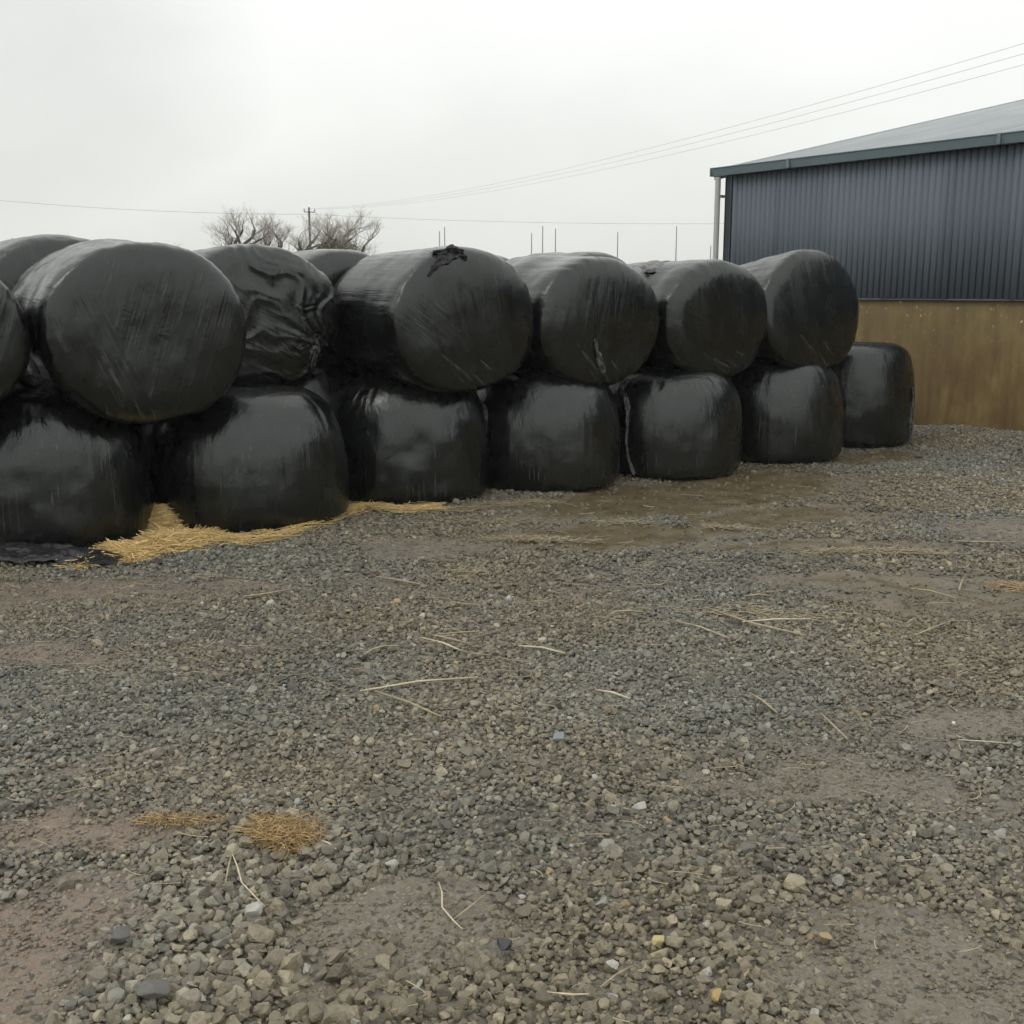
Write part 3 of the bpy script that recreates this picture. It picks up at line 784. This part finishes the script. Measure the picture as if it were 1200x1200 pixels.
# ---- crumpled black plastic on the ground at left
c0 = at(25, 657)
gx_ = np.linspace(-1.0, .62, 130); gy_ = np.linspace(-.17, .17, 48)
X_, Y_ = np.meshgrid(gx_, gy_)
edge = (1-(X_/.64)**6*(X_ > 0))*(1-(Y_/.18)**4)
H = .065*np.clip(edge, 0, 1)**.5*(.75+.8*ridge(fbm(X_*5, Y_*9, 0, 200, 4)))
H = H*(1-.4*sstep(.2, .62, X_))
XX, YY = X_+c0[0]+.02*noise(X_*9, Y_*9, 1, 201), Y_+c0[1]-.10*X_*0+.03*noise(X_*4, Y_*9, 3, 202)
cp = link('crumpled_plastic', grid_mesh('crumpled_plastic', np.stack([XX, YY, gz(*c0)+H], -1)), M_LOOSE, None, True)
tag(cp, 'crumpled black plastic sheet lying on the ground at the foot of the leftmost lower bale', 'plastic sheet')

# ------------------------------------------------------------------ shed
def corner_local():
    e = bpy.data.objects.new('farm_shed', None); C.objects.link(e)
    return e
shed = corner_local()
CORNER = WALL_P+WALL_D*3.24
shed.location = (CORNER[0], CORNER[1], 0)
# local +x runs along the wall towards the camera side, local +y goes behind the wall
shed.rotation_euler = (0, 0, math.atan2(-WALL_D[1], -WALL_D[0]))
# with x = -WALL_D, local y (x rotated +90 degrees) must be RD
yv = np.array([WALL_D[1], -WALL_D[0]]); assert yv @ RD > 0.9
tag(shed, 'farm shed with blue grey corrugated cladding above a stained brown concrete wall', 'shed')
WL = 17.0; WD = 22.0; HC = 1.54; HE = 3.30; PIT = math.tan(R(12.2))
# concrete wall
t = NT('stained_concrete'); tc = t.n('ShaderNodeTexCoord').outputs['Object']
vs_ = t.math('ADD', t.math('MULTIPLY', t.noise(t.mapping(tc, (8, 8, .8)), 1, 4, .6), .45), t.math('MULTIPLY', t.noise(t.mapping(tc, (1, 1, .6)), 3.2, 5, .65), .55)); bl = t.noise(tc, 1.3, 5, .6); fn = t.noise(tc, 34, 5, .7)
sep = t.n('ShaderNodeSeparateXYZ'); t.l(tc, sep.inputs[0])
c = t.ramp(vs_, [(.38, (.095, .056, .017)), (.5, (.165, .112, .035)), (.62, (.25, .182, .066))])
c = t.mix(t.ramp(bl, [(.35, 0.), (.7, .8)]), c, (.115, .065, .026))
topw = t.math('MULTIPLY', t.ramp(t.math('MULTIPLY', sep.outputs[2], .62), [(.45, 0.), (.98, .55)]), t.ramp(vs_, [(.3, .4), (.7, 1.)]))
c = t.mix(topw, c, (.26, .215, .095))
c = t.mix(t.math('MULTIPLY', fn, .35), c, (.095, .062, .028))
splat = t.noise(t.mapping(tc, (1, 1, .55)), 26, 3, .5); area = t.noise(tc, 2.1, 3)
sp = t.math('MULTIPLY', t.ramp(splat, [(.635, 0.), (.66, 1.)]), t.math('MULTIPLY', t.ramp(t.math('MULTIPLY', sep.outputs[2], .6), [(.50, .0), (.80, 1.)]), t.ramp(area, [(.45, 0.), (.58, 1.)])))
c = t.mix(sp, c, (.50, .45, .31))
t.set(Base_Color=c, Roughness=t.ramp(vs_, [(.3, .45), (.7, .8)]), Normal=t.bump(t.noise(t.mapping(tc, (5, 5, 1.5)), 3, 6, .7), .4, .01)); M_CONC = t.m
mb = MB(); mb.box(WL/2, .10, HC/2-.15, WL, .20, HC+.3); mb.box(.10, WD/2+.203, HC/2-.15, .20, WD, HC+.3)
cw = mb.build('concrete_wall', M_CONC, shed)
# cladding
t = NT('blue_grey_cladding'); tc = t.n('ShaderNodeTexCoord').outputs['Object']
sep = t.n('ShaderNodeSeparateXYZ'); t.l(tc, sep.inputs[0])
sheet = t.math('FLOOR', t.math('DIVIDE', sep.outputs[0], .86))
wn = t.n('ShaderNodeTexWhiteNoise', noise_dimensions='1D'); t.l(sheet, wn.inputs['W'])
streak = t.noise(t.mapping(tc, (6, 6, .5)), 1, 4)
k_ = t.math('ADD', t.math('MULTIPLY', wn.outputs['Value'], .30), t.math('MULTIPLY', streak, .7))
c = t.ramp(k_, [(.2, (.096, .116, .140)), (.8, (.138, .162, .188))])
t.set(Base_Color=c, Roughness=t.ramp(streak, [(.3, .6), (.7, .75)])); M_CLAD = t.m
t.b.inputs['Specular IOR Level'].default_value = .25
def corrugate(L, axis, z0, z1, y_face, prof, drop=None):
    """vertical profiled sheet: prof = list of (offset, depth) per pitch"""
    pitch = prof[-1][0]; pts = []
    nrep = int(L/pitch)
    for i in range(nrep):
        for (o_, d_) in prof[:-1]:
            s_ = i*pitch+o_
            d2 = d_+(.005 if int(s_/.86) % 2 else 0)+(.014 if (s_ % .86) < .085 and d_ > 0 else 0)
            pts.append((s_, d2))
    pts.append((nrep*pitch, 0))
    return pts
prof = [(0, 0), (.012, 0), (.024, .024), (.076, .024), (.088, 0)]
pts = corrugate(WL, 'x', 0, 0, 0, prof)
top, bot = HE-.02, HC+.004
P = np.array([[(s_+.06, -.035-d_, z_) for (s_, d_) in pts] for z_ in (bot, top)])
cl = link('wall_cladding', grid_mesh('wall_cladding', P), M_CLAD, shed)
md = cl.modifiers.new('t', 'SOLIDIFY'); md.thickness = .004
# lap strips where sheets overlap: slightly raised wide ribs
# gable end cladding at the far corner
gp_ = corrugate(WD, 'y', 0, 0, 0, prof)
half = WD/2
def roofz(y_): return HE+PIT*(y_ if y_ < half else WD-y_)
P = np.array([[(-.035-d_, s_, bot) for (s_, d_) in gp_], [(-.035-d_, s_, roofz(s_)-.03) for (s_, d_) in gp_]])
g_ = link('gable_cladding', grid_mesh('gable_cladding', P), M_CLAD, shed); md = g_.modifiers.new('t', 'SOLIDIFY'); md.thickness = .004
# flashing between cladding and concrete
mb = MB(); mb.box(WL/2, -.030, HC+.001, WL, .06, .016); mb.build('drip_flashing', simple('flashing', (.085, .098, .11), .4), shed)
# corner trim
mb = MB(); mb.box(.012, -.072, (HC+HE)/2, .10, .008, HE-HC-.03); mb.box(-.066, .03, (HC+HE)/2-.002, .008, .20, HE-HC-.03)
mb.build('corner_trim', simple('dark_trim', (.035, .043, .055), .4), shed)
# roof
t = NT('roof_sheet'); tc = t.n('ShaderNodeTexCoord').outputs['Object']
t.set(Base_Color=t.ramp(t.noise(t.mapping(tc, (1.2, .3, 1)), 2, 5), [(.3, (.32, .345, .36)), (.7, (.40, .425, .44))]), Roughness=.5); M_ROOF = t.m
rp = [(0, 0), (.11, 0), (.135, .035), (.175, .035), (.20, 0)]
nrep = int((WL+.3)/.20); xs_ = []
for i in range(nrep):
    for (o_, d_) in rp[:-1]: xs_.append((i*.2+o_-.17, d_))
ys_ = [-.16, half, WD+.16]
P = np.array([[(x_, y_, HE+.02+d_+PIT*(y_ if y_ <= half else WD-y_)) for (x_, d_) in xs_] for y_ in ys_])
rf = link('roof', grid_mesh('roof', P), M_ROOF, shed); md = rf.modifiers.new('t', 'SOLIDIFY'); md.thickness = .006
mb = MB()
for (ya, yb) in ((-.16, half), (half, WD+.16)):
    za = HE+.05+PIT*(ya if ya <= half-.01 else WD-ya); zb = HE+.05+PIT*(half if yb == half else -.16)
    if ya == -.16: za = HE+.05-.16*PIT
    for x0, x1, zo, zt in ((-.20, -.06, .03, .0), (-.202, -.187, .0, -.13)):
        mb.add([(x0, ya, za+zt-.012), (x1, ya, za+zt-.012), (x1, yb, zb+zt-.012), (x0, yb, zb+zt-.012), (x0, ya, za+.012), (x1, ya, za+.012), (x1, yb, zb+.012), (x0, yb, zb+.012)],
               [(0, 3, 2, 1), (4, 5, 6, 7), (0, 1, 5, 4), (2, 3, 7, 6), (1, 2, 6, 5), (3, 0, 4, 7)])
mb.build('verge_flashing', simple('verge_grey', (.30, .32, .34), .45), rf)
# gutter: open box section
M_GUT = simple('gutter_paint', (.15, .20, .22), .35, 0, .1, 3)
def gutter():
    sec = [(0, .105), (-.005, .0), (-.100, .0), (-.130, .095), (-.142, .105), (-.142, .113), (-.128, .110), (-.099, .008), (-.010, .008), (-.006, .105)]
    r0, r1 = -.22, WL+.05
    vs = [(r0, y_-.085, HE-.075+z_) for (y_, z_) in sec]+[(r1, y_-.085, HE-.075+z_) for (y_, z_) in sec]
    k = len(sec); fs = [(i, (i+1) % k, k+(i+1) % k, k+i) for i in range(k)]
    m = MB(); m.add(vs, fs); m.box(r0-.002, -.155, HE-.022, .012, .142, .11)
    return m
gt = gutter().build('gutter', M_GUT, shed)
M_JOINT = simple('joint_paint', (.13, .17, .18), .4)
for i in range(6):
    mb = MB(); mb.box(1.2+i*3.0, -.160, HE-.020, .04, .146, .120); mb.build('gutter_joint', M_JOINT, gt)
# downpipe
mb = MB(); mb.tube([(-.115, -.17, HE-.09), (-.115, -.17, HE-.2), (-.115, -.17, .05)], .040, 14)
dp = mb.build('downpipe', simple('pale_pipe', (.40, .43, .41), .4, 0, .1), shed, False)
for z_ in (HE-.35, 2.0, 1.0):
    mb = MB(); mb.box(-.10, -.10, z_, .10, .14, .03); mb.build('pipe_bracket', M_GUT, dp)

# ------------------------------------------------------------------ far trees, masts, lines
M_BARK = simple('bare_twigs', (.30, .28, .24), .8, 0, .2, 1)
M_BARKD = simple('ivy_trunk', (.060, .052, .034), .8, 0, .3, 2)
t = NT('ivy'); tc = t.n('ShaderNodeTexCoord').outputs['Object']
t.set(Base_Color=t.ramp(t.noise(tc, 4, 3), [(.3, (.085, .080, .036)), (.7, (.16, .145, .07))]), Roughness=.6); M_IVY = t.m
def bare_tree(px, py_top, depth, label, seed, trunks=1, spread=1.0, ivy=0.0, lean=0.0, group='bare trees behind the stack', py_base=300, wid=1.0):
    rr = random.Random(seed)
    top = atd(px, py_top, depth); H = top[2]
    e = bpy.data.objects.new('bare_tree', None); C.objects.link(e); e.location = (top[0], depth, -.05)
    tag(e, label, 'tree', group)
    trunk = MB(); crown = MB(); ivm = MB()
    def leaves(p, n_, r_, s_):
        for i in range(n_):
            c_ = p+Vector((rr.gauss(0, r_), rr.gauss(0, r_), rr.gauss(0, r_)))
            a_ = Vector((rr.gauss(0, 1), rr.gauss(0, 1), rr.gauss(0, 1))).normalized(); b_ = a_.orthogonal().normalized()
            s2 = s_*rr.uniform(.6, 1.3)
            ivm.add([c_+a_*s2, c_+b_*s2*.7, c_-a_*s2, c_-b_*s2*.7], [(0, 1, 2, 3)])
    LEN = [.95, .25, .16, .12, .08, .05]; RAD = [.34, .17, .065, .020, .009, .006]
    def grow(p, d, f_, lvl):
        L = H*LEN[lvl]*f_; r0 = RAD[lvl]*wid*(.8+.4*rr.random())/(trunks**.25 if lvl == 0 else 1)
        n_ = 5; pts = [p]; rad = [r0]
        q = p.copy(); dd = d.copy(); wob = .10 if lvl == 0 else .20
        for i in range(n_):
            dd = (dd+Vector((rr.gauss(0, wob), rr.gauss(0, wob), rr.gauss(.06, .08)))).normalized()
            q = q+dd*(L/n_); pts.append(q.copy()); rad.append(r0*(1-(i+1)/n_*.5))
        (trunk if lvl <= 1 else crown).tube(pts, rad, 6 if lvl <= 1 else 3, cap=False)
        if ivy and lvl <= 2:
            for pt in pts[:(None if lvl < 2 else 3)]:
                if pt.z < H*(.74+.22*ivy): leaves(pt, int(70*ivy)+8, .12+.20*ivy, .11)
        if lvl >= 5: return
        kids = [4, 4, 4, 4, 3][lvl]
        for i in range(kids):
            f = rr.uniform(.68 if lvl == 0 else .25, 1.0) if i else 1.0
            k = min(int(f*n_), n_-1); g = f*n_-k; st = pts[k].lerp(pts[k+1], g)
            ang = rr.uniform(.35, .95)*spread if i else .2
            axis = dd.orthogonal().normalized(); axis.rotate(Matrix.Rotation(rr.uniform(0, 6.283), 3, dd))
            nd = dd.copy(); nd.rotate(Matrix.Rotation(ang, 3, axis)); nd = (nd+Vector((0, 0, .15))).normalized()
            grow(st, nd, rr.uniform(.75, 1.2), lvl+1)
    for k in range(trunks):
        off = (k-(trunks-1)/2)*.75
        grow(Vector((off*.7, rr.uniform(-.3, .3), 0)), Vector((lean+off*.10, 0, 1)).normalized(), rr.uniform(.9, 1.1), 0)
    zmax = max(v[2] for v in crown.v); k_ = H/zmax
    for m in (trunk, crown, ivm): m.v = [(v[0], v[1], v[2]*k_) for v in m.v]
    trunk.build('trunk', M_BARKD if ivy else M_BARK, e, True)
    crown.build('crown', M_BARK, e)
    if ivm.v: ivm.build('ivy', M_IVY, e)
TD = 85
bare_tree(256, 236, TD, 'leftmost of the bare trees, twin trunked with a wide airy crown', 1, 2, 1.1, .12, 0, wid=1.0)
bare_tree(303, 244, TD+3, 'small bare tree second from left, with thin upright branches', 2, 1, .7, .25, 0, wid=.75)
bare_tree(338, 243, TD, 'forked bare tree with two dark trunks just left of the utility pole', 3, 2, .8, .3, 0, wid=.85)
bare_tree(380, 237, TD-2, 'thickest tree, its trunks smothered in dark ivy, right of the utility pole', 4, 3, .9, 1.0, -.05, wid=1.0)
bare_tree(410, 252, TD, 'rightmost bare tree with one curved dark trunk', 5, 1, .9, .25, .12, wid=.8)
bare_tree(424, 282, TD+8, 'low faint thorn bush at the right end of the tree line', 6, 2, 1.2, 0, 0, wid=.6)
bare_tree(150, 279, TD+15, 'faint bare treetop over the second row of bales at left', 7, 1, 1.0, 0, 0, wid=.6)
bare_tree(186, 282, TD+15, 'faint bare treetop just right of its twin, above the big scratched bale', 8, 1, 1.0, 0, 0, wid=.6)
# thin masts
M_MAST = simple('mast_grey', (.20, .21, .20), .6)
for (px, py, lb) in [(515, 271, 'short thin grey mast, left one of the pair above the torn flap bale'), (521, 266, 'thin grey mast, taller one of the pair above the torn flap bale'),
                     (623, 273, 'thin mast, leftmost and shortest of the trio in the middle'), (636, 265, 'thin mast, tallest and middle one of the trio in the middle'), (651, 268, 'thin mast, rightmost of the trio in the middle'),
                     (724, 272, 'lone thin mast between the trio and the tallest right one'), (793, 265, 'lone tall thin mast above the bale with the ragged patch'), (833, 288, 'shortest thin mast, right beside the shed downpipe')]:
    x, y, z = atd(px, py, 42)
    e = bpy.data.objects.new('thin_mast', None); C.objects.link(e); e.location = (x, y, 0); tag(e, lb, 'mast', 'thin masts beyond the stack')
    mb = MB(); mb.tube([(0, 0, -.1), (0, 0, z*.5), (0, 0, z)], [.028, .024, .016], 8); mb.build('shaft', M_MAST, e, True)
    mb = MB(); mb.tube([(0, 0, 0), (0, 0, .12)], .07, 10); mb.build('base', M_MAST, e)
# utility poles
M_WOOD = simple('pole_timber', (.075, .07, .055), .8); M_WIRE = simple('wire', (.42, .43, .42), .5)
def utility_pole(x, y, H, rot, label, k=1.0):
    e = bpy.data.objects.new('utility_pole', None); C.objects.link(e); e.location = (x, y, 0); e.rotation_euler = (0, 0, rot); tag(e, label, 'utility pole')
    mb = MB(); mb.tube([(0, 0, -.2), (0, 0, H*.5), (0, 0, H)], [.13*k, .10*k, .07*k], 12); mb.build('shaft', M_WOOD, e, True)
    mb = MB(); mb.box(0, -.12*k, H-.35, .9, .05, .06); ca = mb.build('crossarm', M_WOOD, e)
    for s_ in (-.4, 0, .4):
        mb = MB(); mb.tube([(s_, -.12*k, H-.29), (s_, -.12*k, H-.22), (s_, -.12*k, H-.12)], [.03, .06, .04], 8); mb.build('insulator', simple('porcelain', (.3, .28, .26), .3), e, True)
    return e
fx, fy, fz = atd(362, 243, 88)
nx, ny, nz = atd(1560, -50, 24)
ang = math.atan2(ny-fy, nx-fx)+math.pi/2
utility_pole(fx, fy, fz, ang, 'dark timber utility pole standing among the bare trees')
utility_pole(nx, ny, nz, ang, 'timber utility pole carrying the wires, out beyond the right of the yard')
def wire(a, b, sag, rad, label, group=None):
    mb = MB(); pts = []
    for i in range(41):
        t_ = i/40; p = Vector(a).lerp(Vector(b), t_); p.z -= 4*sag*t_*(1-t_); pts.append(p)
    mb.tube(pts, rad, 6)
    tag(mb.build('overhead_wire', M_WIRE, None, True), label, 'wire', group)
dxn, dyn = math.cos(ang), math.sin(ang)
for s_, zo, lb in ((-.55, .10, 'upper of the three wires rising to the top right corner'), (0, 0, 'middle one of the three wires rising over the shed roof'), (.6, -.12, 'lowest of the three wires rising over the shed roof')):
    wire((fx+dxn*s_, fy+dyn*s_, fz-.12), (nx+dxn*s_, ny+dyn*s_, nz-.12+zo), 1.1, .0052, lb, 'wires between the two utility poles')
a_ = atd(-60, 229, 88); b_ = (fx, fy, fz-.5)
wire(a_, b_, .35, .014, 'thin level wire running left from the utility pole')
wire(b_, atd(950, 261, 75), .3, .011, 'thin level wire running right from the utility pole behind the masts')
x, y, z = atd(14, 279, 90); utility_pole(x, y, z, .3, 'tiny distant pole with a crossarm at the far left', .7)

# ------------------------------------------------------------------ damp air
mb = MB(); mb.box(0, 10, 5.5, 330, 330, 14)
hm = bpy.data.materials.new('damp_air'); hm.use_nodes = True; hn = hm.node_tree; hn.nodes.remove(hn.nodes['Principled BSDF'])
pv = hn.nodes.new('ShaderNodeVolumePrincipled'); pv.inputs['Color'].default_value = (.93, .94, .92, 1); pv.inputs['Density'].default_value = .0007
hn.links.new(pv.outputs[0], hn.nodes['Material Output'].inputs['Volume'])
tag(mb.build('haze', hm), 'pale damp haze hanging in the air over the yard', 'haze', kind='stuff')
# ------------------------------------------------------------------ world and light
SUN_EL, SUN_AZ = R(48), R(-120)      # high and behind the left shoulder, veiled by cloud
w = bpy.data.worlds.new('World'); scene.world = w; w.use_nodes = True; nt = w.node_tree
bg = nt.nodes['Background']
sky = nt.nodes.new('ShaderNodeTexSky'); sky.sky_type = 'NISHITA'; sky.sun_disc = False; sky.sun_elevation = SUN_EL; sky.sun_rotation = SUN_AZ
sky.air_density = 1; sky.dust_density = 3
tcn = nt.nodes.new('ShaderNodeTexCoord')
sepn = nt.nodes.new('ShaderNodeSeparateXYZ'); nt.links.new(tcn.outputs['Generated'], sepn.inputs[0])
mp = nt.nodes.new('ShaderNodeMapping'); mp.inputs['Scale'].default_value = (1, 1, 2.2); nt.links.new(tcn.outputs['Generated'], mp.inputs[0])
nz_ = nt.nodes.new('ShaderNodeTexNoise'); nz_.inputs['Scale'].default_value = 2.4; nz_.inputs['Detail'].default_value = 5; nz_.inputs['Roughness'].default_value = .5
nt.links.new(mp.outputs[0], nz_.inputs['Vector'])
def wm(op, a, b=None, clamp=False):
    nd = nt.nodes.new('ShaderNodeMath'); nd.operation = op; nd.use_clamp = clamp
    for i, v in enumerate((a, b)):
        if v is None: continue
        if hasattr(v, 'is_output'): nt.links.new(v, nd.inputs[i])
        else: nd.inputs[i].default_value = v
    return nd.outputs[0]
# overcast brightness (in sky units, world strength 0.1): horizon 7.9, brighter upwards
rp_ = nt.nodes.new('ShaderNodeValToRGB'); nt.links.new(sepn.outputs[2], rp_.inputs[0])
e_ = rp_.color_ramp.elements; e_[0].position = 0; e_[0].color = (.80, .815, .775, 1); e_[1].position = .6; e_[1].color = (1.25, 1.26, 1.23, 1)
n2 = e_.new(.22); n2.color = (1.08, 1.09, 1.06, 1)
cl_ = wm('ADD', wm('MULTIPLY', wm('SUBTRACT', nz_.outputs['Fac'], .5), .36), 1.0)
# a darker cloud bank at upper left
dot = nt.nodes.new('ShaderNodeVectorMath'); dot.operation = 'DOT_PRODUCT'; nt.links.new(tcn.outputs['Generated'], dot.inputs[0])
cd = Vector((math.sin(R(-24)), math.cos(R(-24)), math.tan(R(17)))).normalized(); dot.inputs[1].default_value = cd
dk_ = wm('MULTIPLY', wm('SUBTRACT', wm('ADD', dot.outputs['Value'], wm('MULTIPLY', wm('SUBTRACT', nz_.outputs['Fac'], .5), .10)), .972), 22, True)
cl_ = wm('SUBTRACT', cl_, wm('MULTIPLY', dk_, .36))
mul = nt.nodes.new('ShaderNodeVectorMath'); mul.operation = 'SCALE'; nt.links.new(rp_.outputs[0], mul.inputs[0]); nt.links.new(wm('MULTIPLY', cl_, 10.0), mul.inputs['Scale'])
mx = nt.nodes.new('ShaderNodeMix'); mx.data_type = 'RGBA'; mx.inputs[0].default_value = .95
nt.links.new(sky.outputs[0], mx.inputs[6]); nt.links.new(mul.outputs[0], mx.inputs[7]); nt.links.new(mx.outputs[2], bg.inputs[0]); bg.inputs[1].default_value = .1
sd = bpy.data.lights.new('sun', 'SUN'); sd.energy = .6; sd.angle = R(25); sd.color = (1, .97, .92)
so = bpy.data.objects.new('sun', sd); C.objects.link(so)
dirv = Vector((math.sin(SUN_AZ)*math.cos(SUN_EL), math.cos(SUN_AZ)*math.cos(SUN_EL), math.sin(SUN_EL)))
so.rotation_euler = dirv.to_track_quat('Z', 'Y').to_euler()

scene.view_settings.view_transform = 'Standard'; scene.view_settings.look = 'None'
scene.view_settings.exposure = 0; scene.view_settings.gamma = 1
scene.render.engine = 'CYCLES'
scene.cycles.use_adaptive_sampling = True; scene.cycles.adaptive_threshold = .02; scene.cycles.max_bounces = 4; scene.cycles.diffuse_bounces = 3; scene.cycles.glossy_bounces = 3; scene.cycles.volume_bounces = 0
